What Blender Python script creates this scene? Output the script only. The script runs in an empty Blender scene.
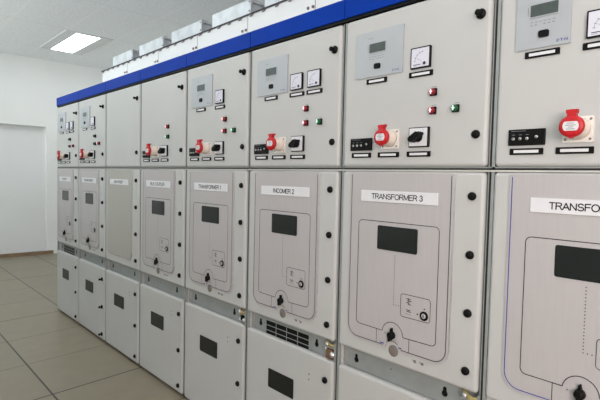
import bpy, bmesh, math, random
from mathutils import Vector, Matrix
random.seed(4)
scn = bpy.context.scene
COL = scn.collection
PI = math.pi

# ------------------------------------------------------------------ materials
def new_mat(name):
    m = bpy.data.materials.new(name); m.use_nodes = True
    nt = m.node_tree; b = nt.nodes['Principled BSDF']
    return m, nt, b
def rgb(r, g, b):
    f = lambda c: (c/255/12.92) if c/255 <= .04045 else ((c/255+.055)/1.055)**2.4
    return (f(r), f(g), f(b), 1)
def paint(name, col, rough=.5, metal=0, var=.04, scale=6, bump=0, bscale=300, spec=.5, stretch=None):
    """base colour with a soft procedural mottling, optional grain"""
    m, nt, b = new_mat(name); N = nt.nodes; L = nt.links
    tc = N.new('ShaderNodeTexCoord'); mp = N.new('ShaderNodeMapping')
    if stretch: mp.inputs['Scale'].default_value = stretch
    L.new(tc.outputs['Object'], mp.inputs['Vector'])
    n = N.new('ShaderNodeTexNoise'); n.inputs['Scale'].default_value = scale; n.inputs['Detail'].default_value = 4
    L.new(mp.outputs[0], n.inputs['Vector'])
    cr = N.new('ShaderNodeValToRGB')
    lo = [max(0, c*(1-var*2)) for c in col[:3]]; hi = [c*(1+var*2) for c in col[:3]]
    cr.color_ramp.elements[0].position = .3; cr.color_ramp.elements[1].position = .7
    cr.color_ramp.elements[0].color = (*lo, 1); cr.color_ramp.elements[1].color = (*hi, 1)
    L.new(n.outputs['Fac'], cr.inputs[0]); L.new(cr.outputs[0], b.inputs['Base Color'])
    b.inputs['Roughness'].default_value = rough; b.inputs['Metallic'].default_value = metal
    b.inputs['Specular IOR Level'].default_value = spec
    if bump:
        n2 = N.new('ShaderNodeTexNoise'); n2.inputs['Scale'].default_value = bscale
        L.new(tc.outputs['Object'], n2.inputs['Vector'])
        bp = N.new('ShaderNodeBump'); bp.inputs['Strength'].default_value = bump; bp.inputs['Distance'].default_value = .001
        L.new(n2.outputs['Fac'], bp.inputs['Height']); L.new(bp.outputs[0], b.inputs['Normal'])
    return m
def emis(name, col, strength, base=(.8, .8, .8, 1)):
    m, nt, b = new_mat(name)
    b.inputs['Base Color'].default_value = base
    b.inputs['Emission Color'].default_value = col; b.inputs['Emission Strength'].default_value = strength
    return m

M = {}
M['door'] = paint('powder coat grey', rgb(184, 185, 183), .45, 0, .012, 3, .25, 900)
M['body'] = paint('cabinet body grey', rgb(190, 190, 185), .5, 0, .02, 3)
M['galv'] = paint('galvanised steel', rgb(150, 155, 154), .5, .25, .03, 22)
M['galv_duct'] = paint('galvanised duct sheet', rgb(200, 206, 210), .38, .45, .10, 9)
M['relief'] = paint('white relief sheet', rgb(226, 228, 226), .5, .1, .015, 5)
M['plate'] = paint('brushed silver foil', rgb(178, 175, 175), .42, .06, .012, 14, .15, 500, stretch=(8, 1, .5))
M['plate_plain'] = paint('plain beige foil', rgb(168, 167, 159), .45, .05, .012, 14, .15, 500, stretch=(8, 1, .5))
M['relay'] = paint('relay front silver blue', rgb(172, 177, 181), .4, .2, .015, 10)
M['blue'] = paint('deep blue coat', rgb(2, 52, 150), .45, 0, .03, 4, spec=.06)
M['black'] = paint('black plastic', rgb(14, 14, 14), .5, 0, .05, 30, spec=.15)
M['shadowgap'] = paint('gap shade black', rgb(17, 17, 18), .8, 0, .05, 30)  # near-black colour standing in for shade in gaps and seams
M['ink'] = paint('dark printed ink', rgb(48, 46, 52), .6, 0, .02, 30)
M['ink_soft'] = paint('grey printed ink', rgb(120, 122, 126), .6, 0, .02, 30)
M['ink_blue'] = paint('blue printed ink', rgb(40, 56, 150), .6, 0, .02, 30)
M['glass'] = paint('dark window glass', rgb(17, 22, 20), .14, 0, .15, 5, spec=.5)
M['lcd'] = paint('grey green display', rgb(68, 78, 76), .3, 0, .06, 60)
M['label'] = paint('white label', rgb(214, 215, 218), .45, 0, .01, 30)
M['meter'] = paint('meter face white', rgb(208, 209, 220), .3, 0, .01, 30)
M['red'] = paint('socket red', rgb(180, 13, 23), .42, 0, .03, 30)
M['socket'] = paint('socket cream housing', rgb(228, 214, 202), .4, 0, .02, 30)
M['socketplate'] = paint('socket plate off white', rgb(224, 219, 212), .4, 0, .02, 30)
M['steel'] = paint('bright steel', rgb(205, 206, 206), .28, .8, .04, 40)
M['lockgrey'] = paint('lock cover brown grey', rgb(128, 120, 114), .5, .2, .03, 30)
M['lens_red'] = emis('red lens', rgb(150, 14, 34), .2, rgb(120, 12, 28))
M['lens_green'] = emis('green lens', rgb(8, 100, 56), .2, rgb(8, 78, 46))
M['lens_dark'] = paint('unlit dark lens', rgb(30, 52, 46), .3, 0, .03, 30)
M['glow_red'] = emis('lit red bar', (1, .55, .62, 1), .85)
M['glow_green'] = emis('lit green bar', (.35, 1, .65, 1), .6)
M['yellow'] = paint('yellow green earth wire', rgb(142, 130, 84), .5, 0, .12, 60)
M['copper'] = paint('copper lug', rgb(122, 92, 68), .5, .3, .1, 60)
M['wall'] = paint('white wall paint', rgb(244, 246, 245), .75, 0, .012, 1.2, .15, 120)
M['white_door'] = paint('white door paint', rgb(240, 242, 243), .6, 0, .01, 1.5)
M['brown'] = paint('brown skirting wood', rgb(140, 116, 92), .6, 0, .08, 12, stretch=(.4, 1, 3))
M['lightframe'] = paint('light fixture housing', rgb(222, 225, 226), .5, 0, .01, 5)
M['diffuser'] = emis('lit diffuser', (.95, .985, 1, 1), 9)

def line_mask(nt, sep_out, offset, pitch, half):
    """1 on a line every pitch metres (centred at offset), else 0"""
    N, L = nt.nodes, nt.links
    a = N.new('ShaderNodeMath'); a.operation = 'SUBTRACT'; a.inputs[1].default_value = offset - pitch/2
    L.new(sep_out, a.inputs[0])
    w = N.new('ShaderNodeMath'); w.operation = 'WRAP'; w.inputs[1].default_value = 0; w.inputs[2].default_value = pitch
    L.new(a.outputs[0], w.inputs[0])
    s = N.new('ShaderNodeMath'); s.operation = 'SUBTRACT'; s.inputs[1].default_value = pitch/2
    L.new(w.outputs[0], s.inputs[0])
    b = N.new('ShaderNodeMath'); b.operation = 'ABSOLUTE'; L.new(s.outputs[0], b.inputs[0])
    c = N.new('ShaderNodeMath'); c.operation = 'LESS_THAN'; c.inputs[1].default_value = half
    L.new(b.outputs[0], c.inputs[0])
    return c.outputs[0]
def math2(nt, op, a, b):
    n = nt.nodes.new('ShaderNodeMath'); n.operation = op
    for i, v in enumerate((a, b)):
        if isinstance(v, (int, float)): n.inputs[i].default_value = v
        else: nt.links.new(v, n.inputs[i])
    return n.outputs[0]
def mixc(nt, fac, a, b):
    n = nt.nodes.new('ShaderNodeMix'); n.data_type = 'RGBA'
    for i, v in ((0, fac), (6, a), (7, b)):
        if isinstance(v, (int, float)): n.inputs[i].default_value = v
        elif isinstance(v, tuple): n.inputs[i].default_value = v
        else: nt.links.new(v, n.inputs[i])
    return n.outputs[2]

def floor_mat():
    m, nt, b = new_mat('raised floor tiles'); N, L = nt.nodes, nt.links
    g = N.new('ShaderNodeNewGeometry'); sp = N.new('ShaderNodeSeparateXYZ'); L.new(g.outputs['Position'], sp.inputs[0])
    X, Y = sp.outputs[0], sp.outputs[1]
    X = math2(nt, 'ADD', X, math2(nt, 'MULTIPLY', Y, .1))       # the joints run slightly off square
    fine = math2(nt, 'MAXIMUM', line_mask(nt, X, .05, .585, .004), line_mask(nt, Y, .65, 1.2, .0035))
    bold = math2(nt, 'MAXIMUM', line_mask(nt, X, .05, 1.755, .0055), line_mask(nt, Y, .05, .6, .0055))
    # per tile tone
    tx = math2(nt, 'FLOOR', math2(nt, 'DIVIDE', math2(nt, 'SUBTRACT', X, .05), .585), 0)
    ty = math2(nt, 'FLOOR', math2(nt, 'DIVIDE', math2(nt, 'SUBTRACT', Y, .05), .6), 0)
    cb = N.new('ShaderNodeCombineXYZ'); L.new(tx, cb.inputs[0]); L.new(ty, cb.inputs[1])
    wn = N.new('ShaderNodeTexWhiteNoise'); L.new(cb.outputs[0], wn.inputs['Vector'])
    nz = N.new('ShaderNodeTexNoise'); nz.inputs['Scale'].default_value = 9; nz.inputs['Detail'].default_value = 6; L.new(g.outputs['Position'], nz.inputs['Vector'])
    sp2 = N.new('ShaderNodeTexNoise'); sp2.inputs['Scale'].default_value = 170; L.new(g.outputs['Position'], sp2.inputs['Vector'])
    base = mixc(nt, nz.outputs['Fac'], rgb(132, 124, 106), rgb(150, 141, 121))
    base = mixc(nt, math2(nt, 'MULTIPLY', wn.outputs['Value'], .28), base, rgb(122, 115, 100))
    base = mixc(nt, math2(nt, 'MULTIPLY', sp2.outputs['Fac'], .25), base, rgb(116, 109, 94))
    c = mixc(nt, math2(nt, 'MULTIPLY', fine, .78), base, rgb(66, 60, 54))
    c = mixc(nt, math2(nt, 'MULTIPLY', bold, .9), c, rgb(26, 24, 22))
    L.new(c, b.inputs['Base Color']); b.inputs['Roughness'].default_value = .42
    bp = N.new('ShaderNodeBump'); bp.inputs['Strength'].default_value = .4; bp.inputs['Distance'].default_value = .002; bp.invert = True
    L.new(math2(nt, 'MAXIMUM', fine, bold), bp.inputs['Height']); L.new(bp.outputs[0], b.inputs['Normal'])
    return m
def ceil_mat():
    m, nt, b = new_mat('mineral ceiling tiles'); N, L = nt.nodes, nt.links
    g = N.new('ShaderNodeNewGeometry'); sp = N.new('ShaderNodeSeparateXYZ'); L.new(g.outputs['Position'], sp.inputs[0])
    X, Y = sp.outputs[0], sp.outputs[1]
    tl = line_mask(nt, X, -1.48, 1.2, .006); ll = line_mask(nt, Y, -.05, .6, .009)
    nz = N.new('ShaderNodeTexNoise'); nz.inputs['Scale'].default_value = 38; nz.inputs['Detail'].default_value = 5; L.new(g.outputs['Position'], nz.inputs['Vector'])
    rp = N.new('ShaderNodeValToRGB'); rp.color_ramp.elements[0].position = .35; rp.color_ramp.elements[1].position = .6
    rp.color_ramp.elements[0].color = rgb(234, 238, 240); rp.color_ramp.elements[1].color = rgb(246, 249, 250)
    L.new(nz.outputs['Fac'], rp.inputs[0])
    c = mixc(nt, math2(nt, 'MULTIPLY', tl, .35), rp.outputs[0], rgb(196, 200, 202))
    c = mixc(nt, math2(nt, 'MULTIPLY', ll, .5), c, rgb(255, 255, 255))
    L.new(c, b.inputs['Base Color']); b.inputs['Roughness'].default_value = .85
    return m
M['floor'] = floor_mat(); M['ceiling'] = ceil_mat()

# ------------------------------------------------------------------ mesh building
class MB:
    def __init__(s): s.bm = bmesh.new(); s.mats = []
    def mi(s, mat):
        if mat not in s.mats: s.mats.append(mat)
        return s.mats.index(mat)
    def _mark(s, old, mat, smooth=False):
        k = s.mi(mat)
        for f in s.bm.faces:
            if f not in old: f.material_index = k; f.smooth = smooth
    def box(s, x0, x1, y0, y1, z0, z1, mat, bev=0, seg=3):
        old = set(s.bm.faces)
        r = bmesh.ops.create_cube(s.bm, size=1)
        for v in r['verts']:
            v.co = ((x0+x1)/2+v.co.x*(x1-x0), (y0+y1)/2+v.co.y*(y1-y0), (z0+z1)/2+v.co.z*(z1-z0))
        if bev:
            es = list({e for v in r['verts'] for e in v.link_edges})
            bmesh.ops.bevel(s.bm, geom=es, offset=bev, segments=seg, affect='EDGES', profile=.5)
        k = s.mi(mat)
        for f in s.bm.faces:
            if f not in old: f.material_index = k
        s.bm.faces.index_update()
        return s
    def prism(s, pts, y0, y1, mat, smooth=False):
        """polygon in XZ (list of (x,z)), extruded from y0 (front) to y1 (back)"""
        n0 = set(s.bm.faces)
        a = [s.bm.verts.new((x, y0, z)) for x, z in pts]; b = [s.bm.verts.new((x, y1, z)) for x, z in pts]
        s.bm.faces.new(a); s.bm.faces.new(b[::-1])
        n = len(pts)
        for i in range(n): s.bm.faces.new((a[i], b[i], b[(i+1) % n], a[(i+1) % n]))
        s._mark(n0, mat, smooth); return s
    def lathe(s, c, prof, mat, axis='y', seg=24, sx=1, sz=1, smooth=True):
        """prof = list of (r, d): rings around c at distance d along -y (outwards)"""
        n0 = set(s.bm.faces); rings = []
        for r, d in prof:
            ring = []
            for i in range(seg):
                t = 2*PI*i/seg
                if axis == 'y': co = (c[0]+r*math.cos(t)*sx, c[1]-d, c[2]+r*math.sin(t)*sz)
                elif axis == 'z': co = (c[0]+r*math.cos(t), c[1]+r*math.sin(t), c[2]+d)
                else: co = (c[0]+d, c[1]+r*math.cos(t), c[2]+r*math.sin(t))
                ring.append(s.bm.verts.new(co))
            rings.append(ring)
        for a, b in zip(rings, rings[1:]):
            for i in range(seg): s.bm.faces.new((a[i], a[(i+1) % seg], b[(i+1) % seg], b[i]))
        s.bm.faces.new(rings[0][::-1]); s.bm.faces.new(rings[-1])
        s._mark(n0, mat, smooth)
        return s
    def tube(s, pts, r, mat, seg=10):
        n0 = set(s.bm.faces); rings = []
        pts = [Vector(p) for p in pts]
        for i, p in enumerate(pts):
            d = (pts[min(i+1, len(pts)-1)] - pts[max(i-1, 0)]).normalized()
            q = d.to_track_quat('Z', 'Y')
            rings.append([s.bm.verts.new(p + q @ Vector((r*math.cos(2*PI*k/seg), r*math.sin(2*PI*k/seg), 0))) for k in range(seg)])
        for a, b in zip(rings, rings[1:]):
            for i in range(seg): s.bm.faces.new((a[i], a[(i+1) % seg], b[(i+1) % seg], b[i]))
        s.bm.faces.new(rings[0][::-1]); s.bm.faces.new(rings[-1])
        s._mark(n0, mat, True); return s
    def line(s, pts, w, y, mat, closed=False):
        """flat printed ribbon of width w on the plane y through (x,z) points"""
        n0 = set(s.bm.faces); P = [Vector((p[0], p[1])) for p in pts]; n = len(P); L = []; R = []
        for i in range(n):
            a = P[i-1] if (i or closed) else P[i]; b = P[(i+1) % n] if (i < n-1 or closed) else P[i]
            d = (b-a).normalized(); q = Vector((-d.y, d.x))*w/2
            L.append(s.bm.verts.new((P[i].x+q.x, y, P[i].y+q.y))); R.append(s.bm.verts.new((P[i].x-q.x, y, P[i].y-q.y)))
        for i in range(n if closed else n-1):
            j = (i+1) % n
            s.bm.faces.new((L[i], R[i], R[j], L[j]))
        s._mark(n0, mat); return s
    def mesh(s, name, recalc=True):
        if recalc: bmesh.ops.recalc_face_normals(s.bm, faces=s.bm.faces)
        me = bpy.data.meshes.new(name); s.bm.to_mesh(me); s.bm.free()
        for m in s.mats: me.materials.append(m)
        return me
    def obj(s, name, parent=None, loc=(0, 0, 0)):
        o = bpy.data.objects.new(name, s.mesh(name)); COL.objects.link(o)
        if parent: o.parent = parent
        o.location = loc; return o
CACHE = {}
def put(name, key, build, parent, loc=(0, 0, 0), rot=None):
    """link an object whose mesh is built once per key and shared by its repeats"""
    if key not in CACHE:
        b = MB(); build(b); CACHE[key] = b.mesh(name)
    o = bpy.data.objects.new(name, CACHE[key]); COL.objects.link(o); o.parent = parent; o.location = loc
    if rot: o.rotation_euler = rot
    return o
def empty(name, loc=(0, 0, 0)):
    o = bpy.data.objects.new(name, None); COL.objects.link(o); o.location = loc; o.empty_display_size = .2; return o
def tag(o, label, cat, group=None, kind=None):
    o['label'] = label; o['category'] = cat
    if group: o['group'] = group
    if kind: o['kind'] = kind
def struct(o): o['kind'] = 'structure'; return o
def arc(cx, cz, r, a0, a1, n=8):
    return [(cx+r*math.cos(math.radians(a0+(a1-a0)*i/n)), cz+r*math.sin(math.radians(a0+(a1-a0)*i/n))) for i in range(n+1)]
def rrect(x0, x1, z0, z1, r, n=5):
    return arc(x1-r, z1-r, r, 0, 90, n)+arc(x0+r, z1-r, r, 90, 180, n)+arc(x0+r, z0+r, r, 180, 270, n)+arc(x1-r, z0+r, r, 270, 360, n)
def text_mesh(body, mat, height, width=None):
    """centred lettering standing in the XZ plane, facing -y, capital height = height"""
    cu = bpy.data.curves.new('lettering', 'FONT'); cu.body = body; cu.align_x = 'CENTER'; cu.align_y = 'CENTER'
    cu.size = 1; cu.extrude = 0; cu.offset = .004; cu.resolution_u = 3
    t = bpy.data.objects.new('tmp', cu); COL.objects.link(t)
    dg = bpy.context.evaluated_depsgraph_get()
    me = bpy.data.meshes.new_from_object(t.evaluated_get(dg)); bpy.data.objects.remove(t)
    xs = [v.co.x for v in me.vertices]; ys = [v.co.y for v in me.vertices]
    s = height/(max(ys)-min(ys)); sx = s if width is None else width/(max(xs)-min(xs)); my = (max(ys)+min(ys))/2; mx = (max(xs)+min(xs))/2
    for v in me.vertices: v.co = ((v.co.x-mx)*sx, 0, (v.co.y-my)*s)
    me.materials.clear(); me.materials.append(mat)
    return me
def put_text(name, body, mat, height, parent, loc, width=None):
    key = ('txt', body, height, width, mat.name)
    if key not in CACHE: CACHE[key] = text_mesh(body, mat, height, width)
    o = bpy.data.objects.new(name, CACHE[key]); COL.objects.link(o); o.parent = parent; o.location = loc
    return o

def _ar(cx_, cz_, rx, rz, a0, a1, n=8):
    return [(cx_+rx*math.cos(math.radians(a0+(a1-a0)*i/n)), cz_+rz*math.sin(math.radians(a0+(a1-a0)*i/n))) for i in range(n+1)]
GLYPH = {   # plain sans capitals drawn as strokes in a 1-high box: (advance, strokes)
 'T': (.78, [[(.02, 1), (.72, 1)], [(.37, 1), (.37, 0)]]),
 'R': (.86, [[(.08, 0), (.08, 1), (.5, 1)] + _ar(.5, .76, .22, .24, 90, -90) + [(.08, .52)], [(.48, .52), (.78, 0)]]),
 'A': (.84, [[(.02, 0), (.41, 1), (.80, 0)], [(.15, .34), (.67, .34)]]),
 'N': (.88, [[(.08, 0), (.08, 1), (.76, 0), (.76, 1)]]),
 'S': (.82, [_ar(.40, .75, .29, .25, 20, 180) + _ar(.40, .75, .29, .25, 190, 260, 3) + _ar(.40, .26, .32, .26, 80, -90) + _ar(.40, .26, .32, .26, -100, -165, 4)]),
 'F': (.74, [[(.08, 0), (.08, 1), (.68, 1)], [(.08, .53), (.60, .53)]]),
 'O': (.96, [_ar(.48, .5, .41, .5, 0, 360, 20)]),
 'M': (1.0, [[(.08, 0), (.08, 1), (.49, .05), (.90, 1), (.90, 0)]]),
 'E': (.80, [[(.72, 0), (.08, 0), (.08, 1), (.70, 1)], [(.08, .53), (.66, .53)]]),
 'I': (.34, [[(.16, 0), (.16, 1)]]),
 'C': (.88, [_ar(.46, .5, .39, .5, 42, 318, 16)]),
 'B': (.82, [[(.08, 0), (.08, 1), (.46, 1)] + _ar(.46, .77, .22, .23, 90, -90) + _ar(.46, .27, .27, .27, 90, -90) + [(.08, 0)], [(.08, .54), (.46, .54)]]),
 'U': (.88, [[(.08, 1), (.08, .3)] + _ar(.42, .3, .34, .3, 180, 360, 10) + [(.76, 1)]]),
 'P': (.80, [[(.08, 0), (.08, 1), (.48, 1)] + _ar(.48, .74, .24, .26, 90, -90) + [(.08, .48)]]),
 'L': (.70, [[(.08, 1), (.08, 0), (.64, 0)]]),
 '1': (.68, [[(.12, .74), (.36, 1), (.36, 0)]]),
 '2': (.68, [_ar(.33, .72, .25, .28, 165, -20, 8) + [(.06, 0), (.62, 0)]]),
 '3': (.68, [_ar(.31, .76, .22, .24, 160, -80, 8) + _ar(.31, .27, .26, .27, 80, -165, 9)]),
 '4': (.68, [[(.48, 0), (.48, 1), (.04, .28), (.64, .28)]]),
 ' ': (.38, []),
}
def stroke_text(b, body, h, width, centre, y, mat):
    tot = sum(GLYPH[c][0] for c in body); sx = width/tot; x = centre[0]-width/2; z = centre[1]-h/2
    for c in body:
        adv, strokes = GLYPH[c]
        for st in strokes:
            q = [Vector((x+p[0]*sx, z+p[1]*h)) for p in st]
            for i, (a, e) in enumerate(zip(q, q[1:])):
                d = (e-a).normalized()*h*.05
                b.line([tuple(a-d), tuple(e+d)], h*.17, y-(i % 2)*.00005, M['black'])
        x += adv*sx
# ------------------------------------------------------------------ cabinet pieces
XL, XR = .0125, .5865           # door edges inside one 0.6 m cabinet
def door_mesh(z0, z1):
    def f(b): b.box(XL, XR, 0, .030, z0, z1, M['door'], .0125, 5)
    return f
def latch(b):      # round quarter-turn lock, outwards = -y
    b.lathe((0, 0, 0), [(.0128, 0), (.0132, .003), (.0125, .007), (.0095, .010), (.005, .011)], M['black'], seg=20)
def wing_latch(b):
    b.lathe((0, 0, 0), [(.0150, 0), (.0155, .004), (.0120, .007), (.0070, .009), (.0060, .015), (.0085, .018), (.0090, .025), (.006, .028)], M['black'], seg=20)
def hinge(b):
    b.box(-.0105, .0005, .0045, .016, -.021, .021, M['body'], .001, 1)
    b.lathe((-.0060, .0075, -.024), [(.0040, 0), (.0040, .048)], M['steel'], axis='z', seg=10)
def tag_frame(w, h):
    def f(b):
        o = rrect(-w/2, w/2, -h/2, h/2, .0015, 2)
        b.prism(o, -.004, .0, M['black'])
        b.prism(rrect(-w/2+.0115, w/2-.0115, -h/2+.0050, h/2-.0050, .0006, 1), -.0046, -.004, M['label'])
    return f
def relay_body(b, xa=.066, xb=.279, sh=0):
    b.prism(rrect(xa, xb, 1.679, 1.842, .002, 2), -.005, 0, M['relay'])
    y = -.0056
    b.line([(.128+sh, 1.817), (.134+sh, 1.817)], .0022, y, M['ink_soft']); b.line([(.140+sh, 1.8145), (.140+sh, 1.8195)], .002, y, M['ink_soft'])
    b.line([(.138+sh, 1.817), (.146+sh, 1.817)], .0016, y, M['ink_soft'])
    for i in range(6):                       # rows of small function keys
        b.line([(.134+sh+i*.0115, 1.7505), (.141+sh+i*.0115, 1.7505)], .0016, y, M['ink_soft'])
        if i != 2: b.line([(.134+sh+i*.0115, 1.7425), (.1395+sh+i*.0115, 1.7425)], .0022, y, M['ink_soft'])
    b.line([(.1265+sh, 1.793), (.1265+sh, 1.770)], .0016, y, M['ink_soft'])
def relay_display(b):
    b.prism(rrect(.131, .2085, 1.762, 1.799, .002, 2), -.0075, -.004, M['relay'])
    b.prism(rrect(.134, .2055, 1.765, 1.7965, .001, 2), -.0081, -.0072, M['lcd'])
def relay_button(b):
    b.prism(rrect(.157, .184, 1.7055, 1.7245, .005, 4), -.0095, -.004, M['black'])
def meter(b):      # centred, 75 mm square panel meter
    o = rrect(-.0375, .0375, -.0345, .0345, .002, 2)
    b.prism(o, -.009, 0, M['black'])
    b.prism(rrect(-.0335, .0335, -.0305, .0305, .001, 2), -.0096, -.0088, M['meter'])
def meter_scale(b):
    y = -.0101
    b.line(arc(.012, -.014, .032, 88, 178, 10), .0012, y, M['ink_soft'])
    for a in (95, 115, 135, 155, 175):
        c, s_ = math.cos(math.radians(a)), math.sin(math.radians(a))
        b.line([(.012+.029*c, -.014+.029*s_), (.012+.036*c, -.014+.036*s_)], .0014, y, M['ink_soft'])
    b.line([(.004, -.010), (-.012, -.003)], .0010, y, M['ink_soft'])
    b.line([(-.026, -.0225), (.002, -.0225)], .0022, y, M['ink'])
    b.line([(-.026, -.0265), (-.012, -.0265)], .0012, y, M['ink_soft'])
def meter_zero(b):
    b.lathe((.017, -.0096, -.0205), [(.0052, 0), (.0052, .002), (.003, .003)], M['ink'], seg=14)
def lamp_base(b):
    b.box(-.012, .012, -.008, 0, -.012, .012, M['black'], .002, 2)
    b.line([(-.007, .0175), (.010, .0175)], .0016, -.0006, M['ink_soft'])
def lamp_lens(mat):
    def f(b): b.lathe((0, -.008, 0), [(.0105, 0), (.0108, .004), (.0098, .010), (.006, .0125)], mat, seg=20)
    return f
def lamp_glow(mat):
    def f(b):
        b.box(-.0016, .0016, -.0222, -.0200, -.0075, .0075, mat); b.box(-.0050, .0050, -.0220, -.0200, -.0014, .0014, mat)
    return f
def socket_plate(b):
    b.prism(rrect(.199, .272, 1.415, 1.482, .003, 3), -.006, 0, M['socketplate'])
    for x, z in ((.206, 1.423), (.265, 1.423), (.265, 1.474), (.206, 1.474)):
        b.lathe((x, -.006, z), [(.0035, 0), (.003, .0015)], M['lockgrey'], seg=10)
def squash(f, sx, sz, cx_=.236, cz_=1.452):
    def g(b):
        f(b)
        for v in b.bm.verts: v.co.x = cx_+(v.co.x-cx_)*sx; v.co.z = cz_+(v.co.z-cz_)*sz
    return g
def socket_body(b):
    b.lathe((.236, -.006, 1.450), [(.033, 0), (.0325, .010), (.030, .024), (.0285, .036), (.029, .040)], M['socket'], seg=28)
def socket_cap(b):  # spring lid: red ring, tab standing up on top, locking nose below
    c = (.236, -.046, 1.452)
    b.lathe(c, [(.0315, 0), (.0325, .003), (.0325, .010), (.030, .0135), (.021, .0145)], M['red'], seg=32)
    b.prism([(.224, 1.478), (.248, 1.478), (.247, 1.487), (.2505, 1.493), (.2505, 1.5005), (.2215, 1.5005), (.2215, 1.493), (.225, 1.487)], -.0585, -.044, M['red'])
    b.box(.2235, .2485, -.050, -.036, 1.496, 1.503, M['red'], .002, 2)
    b.prism([(.226, 1.426), (.246, 1.426), (.2395, 1.4165), (.2325, 1.4165)], -.058, -.047, M['red'])
def socket_label(b):
    b.prism([(.236+.0205*math.cos(t*PI/14)*1.0, 1.452+max(-.0135, min(.0135, .0205*math.sin(t*PI/14)))) for t in range(28)], -.0615, -.0600, M['label'])
    for z, x0, x1 in ((1.4605, .226, .244), (1.4545, .223, .249), (1.449, .230, .243), (1.4435, .225, .247)):
        b.line([(x0, z), (x1, z)], .0018, -.0621, M['ink_soft'])
def black_module(b):
    b.box(.0555, .1555, -.009, 0, 1.4115, 1.4565, M['black'], .002, 2)
    b.line([(.064, 1.4515), (.105, 1.4515)], .0012, -.0094, M['ink_soft'])
    for x in (.071, .090, .109): b.line([(x-.004, 1.441), (x+.004, 1.441)], .0015, -.0094, M['ink_soft'])
def module_jack(b):
    b.lathe((0, -.009, 0), [(.0042, 0), (.0042, .003), (.0022, .004)], M['steel'], seg=12)
    b.lathe((0, -.0128, 0), [(.0017, 0), (.0016, .0006)], M['ink'], seg=8)
def switch_plate(b):
    b.box(-.0395, .0395, -.008, 0, -.033, .033, M['black'], .0015, 1)
    b.prism(rrect(-.0355, .0330, -.0295, .0300, .0015, 2), -.0092, -.0078, M['label'])
    b.line([(.018, .020), (.018, .026)], .0015, -.0096, M['ink_soft']); b.line([(-.016, .020), (-.010, .020)], .0015, -.0096, M['ink_soft'])
def switch_knob(b):
    b.lathe((0, -.0085, 0), [(.0165, 0), (.0165, .008), (.013, .012)], M['black'], seg=24)
    a = math.radians(32); ca, sa = math.cos(a), math.sin(a)
    pts = [(-.024, -.004), (-.019, -.0095), (.012, -.0105), (.025, -.003), (.025, .003), (.012, .0105), (-.019, .0095), (-.024, .004)]
    b.prism([(x*ca-z*sa, x*sa+z*ca) for x, z in pts], -.038, -.012, M['black'])

def panel_plate(mat, plain, sh=0, left='ink'):
    def f(b):
        x0, x1, zt, zb, r = (.064 if left == 'blue' else .0605), .4885, 1.3305, .7105, .052
        pts = [(x0, zt)] + arc(x0+r, zb+r, r, 180, 270, 10)
        if plain:
            pts += [(.262, zb), (.276, zb+.012), (.290, zb)]
        else:
            pts += [(.236, zb)] + arc(.276, .704, .034, 168, 12, 14) + [(.316, zb)]
        pts += arc(x1-r, zb+r, r, 270, 360, 10) + [(x1, zt)]
        b.prism(pts, -.005, 0, mat)
        y = -.0056
        il = .0075
        L = [(x0+il, zt-.008)] + arc(x0+r, zb+r, r-il, 180, 270, 10)
        R = arc(x1-r, zb+r, r-il, 270, 360, 10) + [(x1-il, zt-.008)]
        # steel edge of the raised foil (real step)
        b.prism([(x1, zt), (x1+.0035, zt-.002), (x1+.0035, zb+r), (x1, zb+r)], -.003, 0, M['steel'])
        if plain:
            b.line(L[1:] + R[:-1], .0016, y, M['ink_soft'])
            return
        b.line(L+[(.233, zb+il)], .0026, y, M['ink_blue'] if left == 'blue' else M['ink'])
        b.line([(.311, zb+il)]+R, .0028, y, M['ink'])
        b.line(arc(.273, .703, .038, 132, 52, 9), .0022, y, M['ink'])
        # inner frame, broken at the bottom by the half circle around the handle
        i = arc(.272, .762, .0445, 172, 5, 16)
        q = [(.2285, .768)] + i + [(.317, .764), (.322, .764)] + arc(.444-.016, .766+.016, .016, 270, 360, 5) + arc(.444-.016, 1.157-.016, .016, 0, 90, 5) \
            + arc(.106+sh+.016, 1.157-.016, .016, 90, 180, 5) + arc(.106+sh+.016, .769+.016, .016, 180, 270, 5)
        b.line(q, .0025, y, M['ink'], True)
        b.line([(.203, .770), (.203, .719)], .002, y, M['ink']); b.line([(.3425, .764), (.3425, .719)], .002, y, M['ink'])
        # dotted guide line down from the window and across to the key field
        for k in range(20):
            z = 1.043-k*.009
            b.line([((.2735), z), ((.2735), z-.0030)], .0030, y, M['ink'])
        for k in (1, 2): b.line([((.2735)+k*.0105-.0015, .8705), ((.2735)+k*.0105+.0015, .8705)], .003, y, M['ink'])
        # key field
        b.line(rrect(.3035, .4205, .8375, .9160, .010), .002, y, M['ink'], True)
        for x0_, x1_, z in ((.326, .344, .902), (.330, .348, .896), (.326, .340, .889), (.333, .346, .8835), (.326, .344, .864), (.329, .347, .859)):
            b.line([(x0_, z), (x1_, z)], .0026, y, M['ink'])
        b.line([(.335, .906), (.335, .882)], .0018, y, M['ink']); b.line([(.322, .851), (.348, .849)], .0016, y, M['ink_soft'])
        b.prism([(.374, .8545), (.374, .8615), (.367, .858)], -.0058, -.005, M['ink'])
        b.prism([(.3945, .878), (.4015, .878), (.398, .884)], -.0058, -.005, M['ink'])
        b.line([(.219, .7235), (.238, .7235)], .0035, y, M['ink_blue']); b.line([(.300, .7235), (.313, .7235)], .0035, y, M['ink_blue'])
        b.lathe((.2405, -.0052, .7625), [(.0024, 0), (.0024, .0006)], M['ink_soft'], seg=8)
    return f
def key_ring(b):
    b.lathe((.398, -.005, .8575), [(.0155, 0), (.0155, .003), (.0145, .004)], M['black'], seg=24)
    b.lathe((.398, -.009, .8575), [(.0085, 0), (.0082, .0010)], M['plate'], seg=20)
    b.box(.3965, .3995, -.0112, -.0100, .8525, .8625, M['ink'])
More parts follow.
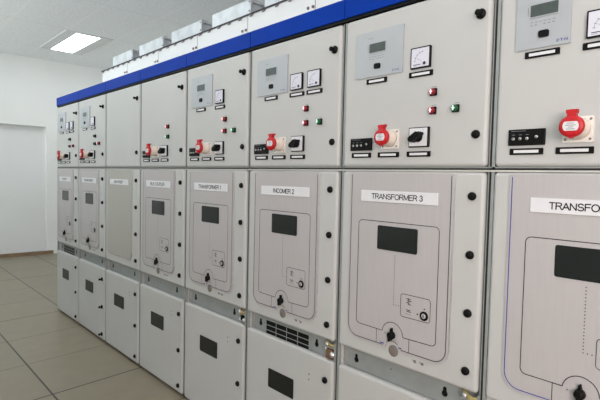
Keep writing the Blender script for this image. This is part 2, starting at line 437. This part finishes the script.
def window_pane(b):
    b.prism(rrect(.192, .360, 1.0575, 1.1430, .006, 4), -.0068, -.004, M['glass'])
def rotary_handle(b):
    b.lathe((.272, -.005, .7615), [(.0138, 0), (.0142, .004), (.0132, .014), (.010, .018)], M['black'], seg=22)
    b.prism([(.2675, .7740), (.2765, .7740), (.2745, .7865), (.2715, .7875), (.2695, .7860)], -.016, -.005, M['black'])
    b.prism(rrect(.2670, .2770, .7430, .7720, .004), -.025, -.012, M['black'])
def lock_cover(b):
    b.lathe((.276, 0, .7050), [(.0205, 0), (.0205, .0015), (.0195, .002)], M['lockgrey'], seg=24)
def small_screws(b):
    for x in (.3655, .3945):
        b.lathe((x, 0, .6935), [(.0052, 0), (.0048, .0022)], M['lockgrey'], seg=10)
        b.box(x-.012, x-.005, -.0008, 0, .6945, .6975, M['ink_soft'])
def lower_window(b):
    b.prism(rrect(.1855, .3575, .3445, .4310, .005, 4), -.0022, .001, M['glass'])
def name_plate(b):
    b.box(.112, .432, -.0085, -.004, 1.2265, 1.2665, M['label'], .0008, 1)

def body(b):
    b.box(.001, .599, .036, 1.25, .018, 1.990, M['body'])
    b.box(.001, .599, .0345, .0362, .02, 1.99, M['galv'])
    # folded steel posts, dark strips painted as gap shade and hinge rails in the gaps between the doors
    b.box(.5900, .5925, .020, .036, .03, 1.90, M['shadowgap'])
    b.box(.5930, .5955, .008, .036, .03, 1.90, M['galv'])
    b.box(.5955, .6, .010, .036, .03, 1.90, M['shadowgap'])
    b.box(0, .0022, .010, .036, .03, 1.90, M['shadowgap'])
    b.box(.0025, .0120, .008, .036, .03, 1.90, M['galv'])
    b.box(.001, .599, .008, .036, 1.3480, 1.3515, M['galv'])
    b.box(.0, .6, .008, .036, 1.3422, 1.3480, M['shadowgap'])  # dark strip painted as the shade in the door seam
    b.box(.001, .599, .004, .036, 1.3370, 1.3422, M['body'])
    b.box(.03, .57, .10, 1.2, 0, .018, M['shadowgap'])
    b.box(.012, .588, .030, .0345, 1.9030, 1.926, M['shadowgap'])  # dark strip painted as shade below the fascia
def plinth(b):
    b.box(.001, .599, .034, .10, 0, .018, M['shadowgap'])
def fascia(b):
    b.box(.0016, .5984, 0, .40, 1.9170, 1.9910, M['blue'], .0015, 1)
    b.box(.0004, .5996, .006, .03, 1.9060, 1.9170, M['black'])  # black strip painted in as the shade under the blue band
def strip(vent):
    def f(b):
        b.box(.008, .592, .0315, .0348, .535, .668, M['galv'])
        b.box(.004, .030, .020, .0345, .545, .668, M['body'])
        b.box(.030, .033, .016, .0345, .545, .668, M['steel'])
        for x in (.082, .463):
            b.lathe((x, .0315, .6085), [(.0105, 0), (.0105, .0012)], M['black'], seg=14)
            b.prism(rrect(x-.0060, x+.0060, .608, .6315, .0055, 3), .0302, .0316, M['black'])
        b.lathe((.245, .0315, .622), [(.0022, 0), (.0022, .001)], M['black'], seg=8)
    return f
def vent_grille(b):
    b.box(.122, .426, .0300, .0318, .548, .640, M['galv'])
    for c in range(4):
        for r in range(3):
            x = .127+c*.0735; z = .6150-r*.0235
            b.box(x, x+.0680, .0292, .0302, z, z+.0190, M['black'])
def relief_panel(b):
    b.box(.0035, .5965, .42, .424, 1.992, 2.300, M['relief'])
    b.box(0, .0035, .4225, .426, 1.992, 2.300, M['lockgrey']); b.box(.5965, .6, .4225, .426, 1.992, 2.300, M['lockgrey'])
    b.box(0, .600, .410, .432, 2.3000, 2.3070, M['ink'])
    for k in range(5):
        x = .055+k*.12
        b.tube([(x+.004, .417, 2.300), (x-.002, .412, 2.290), (x-.016, .408, 2.286)], .0042, M['lockgrey'], 6)
    for x in (.548, .586): b.lathe((x, .42, 2.216), [(.0085, 0), (.0085, .005), (.005, .009)], M['lockgrey'], seg=10)
    for x in (.548,): b.lathe((x, .42, 2.05), [(.0085, 0), (.0085, .005), (.005, .009)], M['lockgrey'], seg=10)
def grey_clip(b):
    b.tube([(.578, .028, .662), (.584, .020, .650), (.577, .018, .640), (.584, .018, .630), (.580, .024, .616)], .0035, M['steel'])
    b.box(.586, .599, .006, .036, .585, .650, M['galv'])
def earth(kind):
    def f(b):
        b.box(.588, .594, .004, .036, .575, .652, M['galv'])
        b.tube([(.530, .024, .652), (.545, .012, .648), (.560, .004, .642), (.575, .006, .638), (.592, .014, .640)], .0062, M['yellow'])
        b.box(.532, .590, .006, .030, .626, .633, M['steel'])
        b.lathe((.548, .008, .640), [(.009, 0), (.009, .008), (.004, .011)], M['steel'], seg=6)
        if kind == 'brown':
            b.box(.545, .574, .000, .020, .582, .622, M['copper'], .004, 2)
            b.lathe((.580, .004, .604), [(.0125, 0), (.0125, .005), (.007, .006), (.006, .011)], M['steel'], seg=8)
            b.tube([(.536, .020, .640), (.532, .014, .618), (.540, .010, .600)], .003, M['steel'])
        else:
            b.lathe((.566, .010, .636), [(.011, 0), (.011, .008), (.005, .014)], M['yellow'], seg=10)
            b.box(.552, .572, .004, .026, .598, .622, M['black'], .002, 1)
            b.box(.534, .547, .010, .030, .592, .606, M['label'], .001, 1)
            b.lathe((.580, .008, .602), [(.010, 0), (.010, .005), (.005, .006), (.004, .010)], M['steel'], seg=8)
    return f
def duct(b):       # folded galvanised box: front sheet, end flange with bolts, hollow end
    b.box(.065, .516, .500, .503, 2.300, 2.446, M['galv_duct'])
    b.box(.065, .516, .503, 1.15, 2.443, 2.446, M['galv_duct'])
    b.box(.065, .068, .503, 1.15, 2.300, 2.443, M['galv_duct'])
    b.box(.500, .503, .503, 1.15, 2.300, 2.443, M['galv_duct'])
    b.box(.503, .522, .498, .512, 2.300, 2.446, M['galv_duct'])
    b.box(.503, .522, .512, 1.15, 2.428, 2.446, M['galv_duct'])
    b.box(.065, .516, 1.147, 1.15, 2.300, 2.443, M['galv_duct'])
    b.box(.065, .516, .503, 1.147, 2.2995, 2.302, M['galv_duct'])
    b.box(.07, .512, .52, 1.13, 1.992, 2.2995, M['galv'])
def duct_bolts(b):
    for z in (2.325, 2.372, 2.430): b.lathe((.510, .498, z), [(.0055, 0), (.0055, .004)], M['lockgrey'], seg=8)

# ------------------------------------------------------------------ cabinets
CABS = [
 dict(kind='incomer', text='INCOMER 1', tw=.145, vent=1, clip='grey', lights=('dark', 'dark', 'red'), label='grey switchgear cabinet at the far end of the row, vent grille halfway down'),
 dict(kind='feeder', text='TRANSFORMER 2', tw=.215, clip='grey', lights=('dark', 'dark', 'red'), winged=1, label='grey switchgear cabinet second from the far end, one meter, between vented cabinet and blank-faced one'),
 dict(kind='blank', text='BUS RISER', tw=.150, clip='grey', lights=(), label='grey switchgear cabinet with blank upper door and plain beige plate without window'),
 dict(kind='coupler', text='BUS COUPLER', tw=.190, clip='grey', lights=('red', 'green'), label='grey switchgear cabinet with red socket but no meter or relay, beside the blank-faced cabinet'),
 dict(kind='feeder', text='TRANSFORMER 1', tw=.225, clip='brass', lights=('red', 'red', 'green'), label='grey switchgear cabinet with one meter, between the meterless cabinet and the INCOMER 2 cabinet'),
 dict(kind='incomer', text='INCOMER 2', tw=.142, vent=1, clip='brown', lights=('red', 'red', 'green'), label='grey switchgear cabinet labelled INCOMER 2 with two meters and a black vent grille'),
 dict(kind='feeder', text='TRANSFORMER 3', tw=.216, clip='brass', lights=('red', 'red', 'green'), label='grey switchgear cabinet labelled TRANSFORMER 3 with red capped socket and one meter'),
 dict(kind='feeder', text='TRANSFORMER 4', tw=.216, clip='brass', lights=('red', 'red', 'green'), label="large grey switchgear cabinet cut off by the photo's right edge, beyond TRANSFORMER 3"),
]
LENS = {'red': (M['lens_red'], M['glow_red']), 'green': (M['lens_green'], M['glow_green']), 'dark': (M['lens_dark'], None)}
for k, c in enumerate(CABS):
    R = empty('switchgear_cabinet', (.6*k, 0, 0))
    tag(R, c['label'], 'electrical cabinet', 'switchgear cabinets standing in one row')
    blank = c['kind'] == 'blank'
    put('cabinet_body', 'body', body, R); put('plinth', 'plinth', plinth, R); put('blue_fascia', 'fascia', fascia, R)
    # doors
    for nm, z0, z1, knobs, hz in (('upper_door', 1.3515, 1.9005, ((.555, 1.808, 1), (.553, 1.4500, 0)), (1.84, 1.70, 1.56, 1.42)),
                                  ('middle_door', .6565, 1.3365, tuple((.5495, z, 0) for z in (1.262, 1.0815, .9005, .7195)), (1.265, 1.115, .965, .815, .70)),
                                  ('lower_door', .020, .5775, tuple((.547, z, c.get('winged', 0)) for z in (.4915, .2765, .0640)), (.50, .30, .10))):
        d = put(nm, nm, door_mesh(z0, z1), R)
        for x, z, wing in knobs:
            put('door_latch', 'wing' if wing else 'latch', wing_latch if wing else latch, d, (x, 0, z))
        for z in hz: put('hinge', 'hinge', hinge, d, (XL-.0005, .010, z))
        if nm == 'lower_door': put('inspection_window', 'lowwin', lower_window, d)
        if nm == 'lower_door':
            for z in (.486, .463): put('screw', 'dscrew', lambda b: b.lathe((0, 0, 0), [(.0042, 0), (.0035, .0015)], M['lockgrey'], seg=8), d, (.452, 0, z))
    # middle control foil
    pl = put('control_panel', ('plate', blank, k == 7), panel_plate(M['plate_plain'] if blank else M['plate'], blank, .010 if k == 7 else 0, 'blue' if k == 7 else 'ink'), R)
    if blank: pl['label'] = 'plain beige plate without window'
    else:
        put('inspection_window', 'window', window_pane, pl, (.003, 0, 0)); put('rotary_handle', 'rot', rotary_handle, pl)
        put('key_lock', 'key', key_ring, pl); put('lock_cover', 'lockcover', lock_cover, pl); put('screw', 'screws', small_screws, pl)
    n = put('name_label', 'nameplate', name_plate, R, (.013 if k == 7 else .003, 0, 0))
    put('lettering', ('txt', c['text']), lambda b: stroke_text(b, c['text'], .0175, c['tw'], (.2700, 1.2465), -.0090, M['ink']), n)
    # strip below
    s = put('steel_strip', 'strip', strip(False), R)
    if c.get('vent'): put('vent_grille', 'vent', vent_grille, s)
    if c['clip'] == 'grey': put('cable_clip', 'clip', grey_clip, R)
    else: put('earth_terminal', c['clip'], earth(c['clip']), R)['label'] = 'yellow wire and brass earth terminal'
    # upper door instruments
    if c['kind'] in ('feeder', 'incomer'):
        nar = k == 7; sh = -.031 if nar else 0
        r = put('protection_relay', ('relay', nar), (lambda b: relay_body(b, .063, .2065, -.031)) if nar else relay_body, R, (0, 0, -.0028))
        put('display', 'rdisp', relay_display, r, (sh, 0, 0)); put('push_button', 'rbtn', relay_button, r, (sh, 0, 0))
        put_text('lettering', 'E·T·N', M['ink_blue'], .0072, r, (.187 if nar else .2500, -.0058, 1.6905), .027)
        t = put('label_holder', 'tag90', tag_frame(.091, .0180), R, (.1670+sh, 0, 1.6605))
        xs = (.340, .4465) if c['kind'] == 'incomer' else (.3515 if not nar else .2825,)
        for x in xs:
            m = put('panel_meter', 'meter', meter, R, (x, 0, 1.7118))
            put('meter_scale', 'mscale', meter_scale, m); put('zero_adjuster', 'mzero', meter_zero, m)
            put('label_holder', 'tag90', tag_frame(.091, .0180), R, (x, 0, 1.6590))
    if not blank:
        pos = ((.399, 1.5935), (.399, 1.5340), (.480, 1.5340)) if len(c['lights']) == 3 else ((.392, 1.5935), (.392, 1.5340))
        for (x, z), colr in zip(pos, c['lights']):
            l = put('indicator_light', 'lampbase', lamp_base, R, (x+.004, 0, z))
            put('lens', ('lens', colr), lamp_lens(LENS[colr][0]), l)['label'] = {'red': 'red lens', 'green': 'green lens', 'dark': 'dark unlit lens'}[colr]
            if LENS[colr][1]: put('lit_cross', ('glow', colr), lamp_glow(LENS[colr][1]), l)
        so = put('power_socket', 'sockplate', socket_plate, R)
        put('socket_housing', 'sockbody', squash(socket_body, .92, .88), so); put('socket_cap', 'sockcap', squash(socket_cap, .92, .86), so)['label'] = 'red round socket cap'
        put('rating_label', 'socklabel', squash(socket_label, .92, .86), so)
        bm_ = put('test_jack_block', 'module', black_module, R)
        for x, z in ((.071, 1.430), (.090, 1.430), (.109, 1.430), (.134, 1.434)): put('jack', 'jack', module_jack, bm_, (x, 0, z))
        sw = put('rotary_switch', 'swplate', switch_plate, R, (.3545, 0, 1.4500)); put('switch_knob', 'swknob', switch_knob, sw)
        for x in (.105, .2285, .3525): put('label_holder', 'tag90', tag_frame(.091, .0180), R, (x, 0, 1.3945))

WHERE = ['at the far end of the row above the vent-grille cabinet', 'above the second cabinet from the far end', 'above the blank-faced cabinet',
         'above the meterless cabinet with red socket', 'above the one-meter cabinet before INCOMER 2', 'above the INCOMER 2 cabinet', 'above the TRANSFORMER 3 cabinet',
         'above the cabinet cut off by the right edge']
WHERE2 = ['on the roof of the far-end vented cabinet', 'on the second cabinet roof from the far end', 'on the blank-faced cabinet roof', 'on the meterless cabinet roof',
          'on the one-meter cabinet roof before INCOMER 2', 'on the INCOMER 2 cabinet roof', 'on the TRANSFORMER 3 cabinet roof', 'on the roof right of the TRANSFORMER 3 cabinet']
for k in range(8):
    D = empty('duct_box', (.6*k, 0, 0))
    tag(D, 'galvanised steel duct box '+WHERE[k], 'duct', 'galvanised duct boxes on top of the cabinets')
    P = put('sheet_panel', 'relief', relief_panel, None, (.6*k, 0, 0))
    tag(P, 'white bolted sheet panel standing '+WHERE2[k], 'panel', 'white sheet panels standing on the cabinet roofs')
    put('duct_shell', 'duct', duct, D); put('bolt_row', 'ductbolts', duct_bolts, D)

# ------------------------------------------------------------------ room
X0, X1, Y0, Y1, H = -3.45, 8.4, -4.6, 2.2, 3.05
struct(MB().box(X0-.3, X1+.1, Y0-.1, Y1+.1, -.1, 0, M['floor']).obj('floor'))
struct(MB().box(X0-.3, X1+.1, Y0-.1, Y1+.1, H, H+.1, M['ceiling']).obj('ceiling'))
DY0, DY1, DZ, DD = -.20, .84, 2.01, .10
b = MB()
b.box(X0-.25, X0, Y0, DY0, 0, H, M['wall']); b.box(X0-.25, X0, DY1, Y1, 0, H, M['wall']); b.box(X0-.25, X0, DY0, DY1, DZ, H, M['wall'])
struct(b.obj('wall_left'))
b = MB()
b.box(X0-DD-.05, X0-DD, DY0, DY1, 0, DZ, M['white_door'])

struct(b.obj('door_1'))
struct(MB().box(X0, X0+.012, Y0, .93, 0, .055, M['brown']).obj('baseboard_left'))
struct(MB().box(X0, X1, Y1, Y1+.1, 0, H, M['wall']).obj('wall_back'))
struct(MB().box(X0, X1, Y0-.1, Y0, 0, H, M['wall']).obj('wall_front'))
struct(MB().box(X1, X1+.1, Y0, Y1, 0, H, M['wall']).obj('wall_right'))

def fixture(x, y, label):
    F = empty('ceiling_light', (x, y, H)); tag(F, label, 'ceiling light', 'recessed rectangular ceiling lights')
    def fr(b):
        for a in ((-.595, .595, -.285, -.150), (-.595, .595, .150, .285), (-.595, -.545, -.150, .150), (.545, .595, -.150, .150)):
            b.box(a[0], a[1], a[2], a[3], -.008, 0, M['lightframe'])
    put('light_frame', 'lframe', fr, F)
    put('diffuser', 'ldiff', lambda b: b.box(-.545, .545, -.140, .140, -.006, -.001, M['diffuser']), F)
fixture(-2.10, .825, 'lit rectangular ceiling light above the far end of the row')
for i, (x, y) in enumerate([(-2.1, -.975), (.3, -.975), (2.7, -.975), (5.1, -.975), (7.2, -.975)]):
    fixture(x, y, ['lit ceiling light over the aisle by the far wall',
                   'second lit aisle ceiling light from the far wall', 'third lit aisle ceiling light from the far wall', 'fourth lit aisle ceiling light from the far wall', 'lit aisle ceiling light by the near end wall'][i])

# ------------------------------------------------------------------ light
def area(name, loc, rot, sx, sy, power, col):
    l = bpy.data.lights.new(name, 'AREA'); l.shape = 'RECTANGLE'; l.size = sx; l.size_y = sy; l.energy = power; l.color = col
    o = bpy.data.objects.new(name, l); COL.objects.link(o); o.location = loc; o.rotation_euler = rot; return o
def aimed(name, loc, at, sx, sy, power, col):
    o = area(name, loc, (0, 0, 0), sx, sy, power, col)
    o.rotation_euler = (Vector(at)-Vector(loc)).to_track_quat('-Z', 'Y').to_euler(); return o
aimed('warm_fill_near', (6.7, -2.6, 1.6), (5.0, 0, .9), 1.8, 1.2, 52, (1, .87, .83)).data.spread = math.radians(120)  # added warm fill to brighten the right-hand cabinets, no window built
aimed('ceiling_fill_far', (-.6, -3.6, 1.9), (-.6, -2.0, 3.05), 5.2, .8, 80, (.93, .99, 1)).data.spread = math.radians(110)  # added fill with no fixture, lifts the far ceiling
aimed('ceiling_fill_near', (5.2, -3.9, 1.9), (4.8, -2.4, 3.05), 4.0, .8, 34, (.97, .99, 1)).data.spread = math.radians(120)  # added fill with no fixture, lifts the ceiling at the near end
w = bpy.data.worlds.new('room air'); w.use_nodes = True; scn.world = w
w.node_tree.nodes['Background'].inputs[0].default_value = (.75, .85, 1, 1); w.node_tree.nodes['Background'].inputs[1].default_value = .3

# ------------------------------------------------------------------ camera (solved from the photograph)
cx, Dd, ch, yaw, pitch, roll, f = 4.87877075, 1.38603842, 1.30745922, .826953170, -.0466047412, .0227276787, 483.536224
fwd = Vector((-math.sin(yaw)*math.cos(pitch), math.cos(yaw)*math.cos(pitch), math.sin(pitch)))
right = Vector((math.cos(yaw), math.sin(yaw), 0)); up = right.cross(fwd)
r2 = math.cos(roll)*right+math.sin(roll)*up; u2 = -math.sin(roll)*right+math.cos(roll)*up
cam = bpy.data.cameras.new('camera'); co = bpy.data.objects.new('camera', cam); COL.objects.link(co)
Mx = Matrix((r2, u2, -fwd)).transposed().to_4x4(); Mx.translation = (cx, -Dd, ch); co.matrix_world = Mx
cam.sensor_width = 36; cam.lens = f/600*36; cam.clip_start = .02
scn.camera = co
scn.view_settings.view_transform = 'Standard'; scn.view_settings.exposure = 0
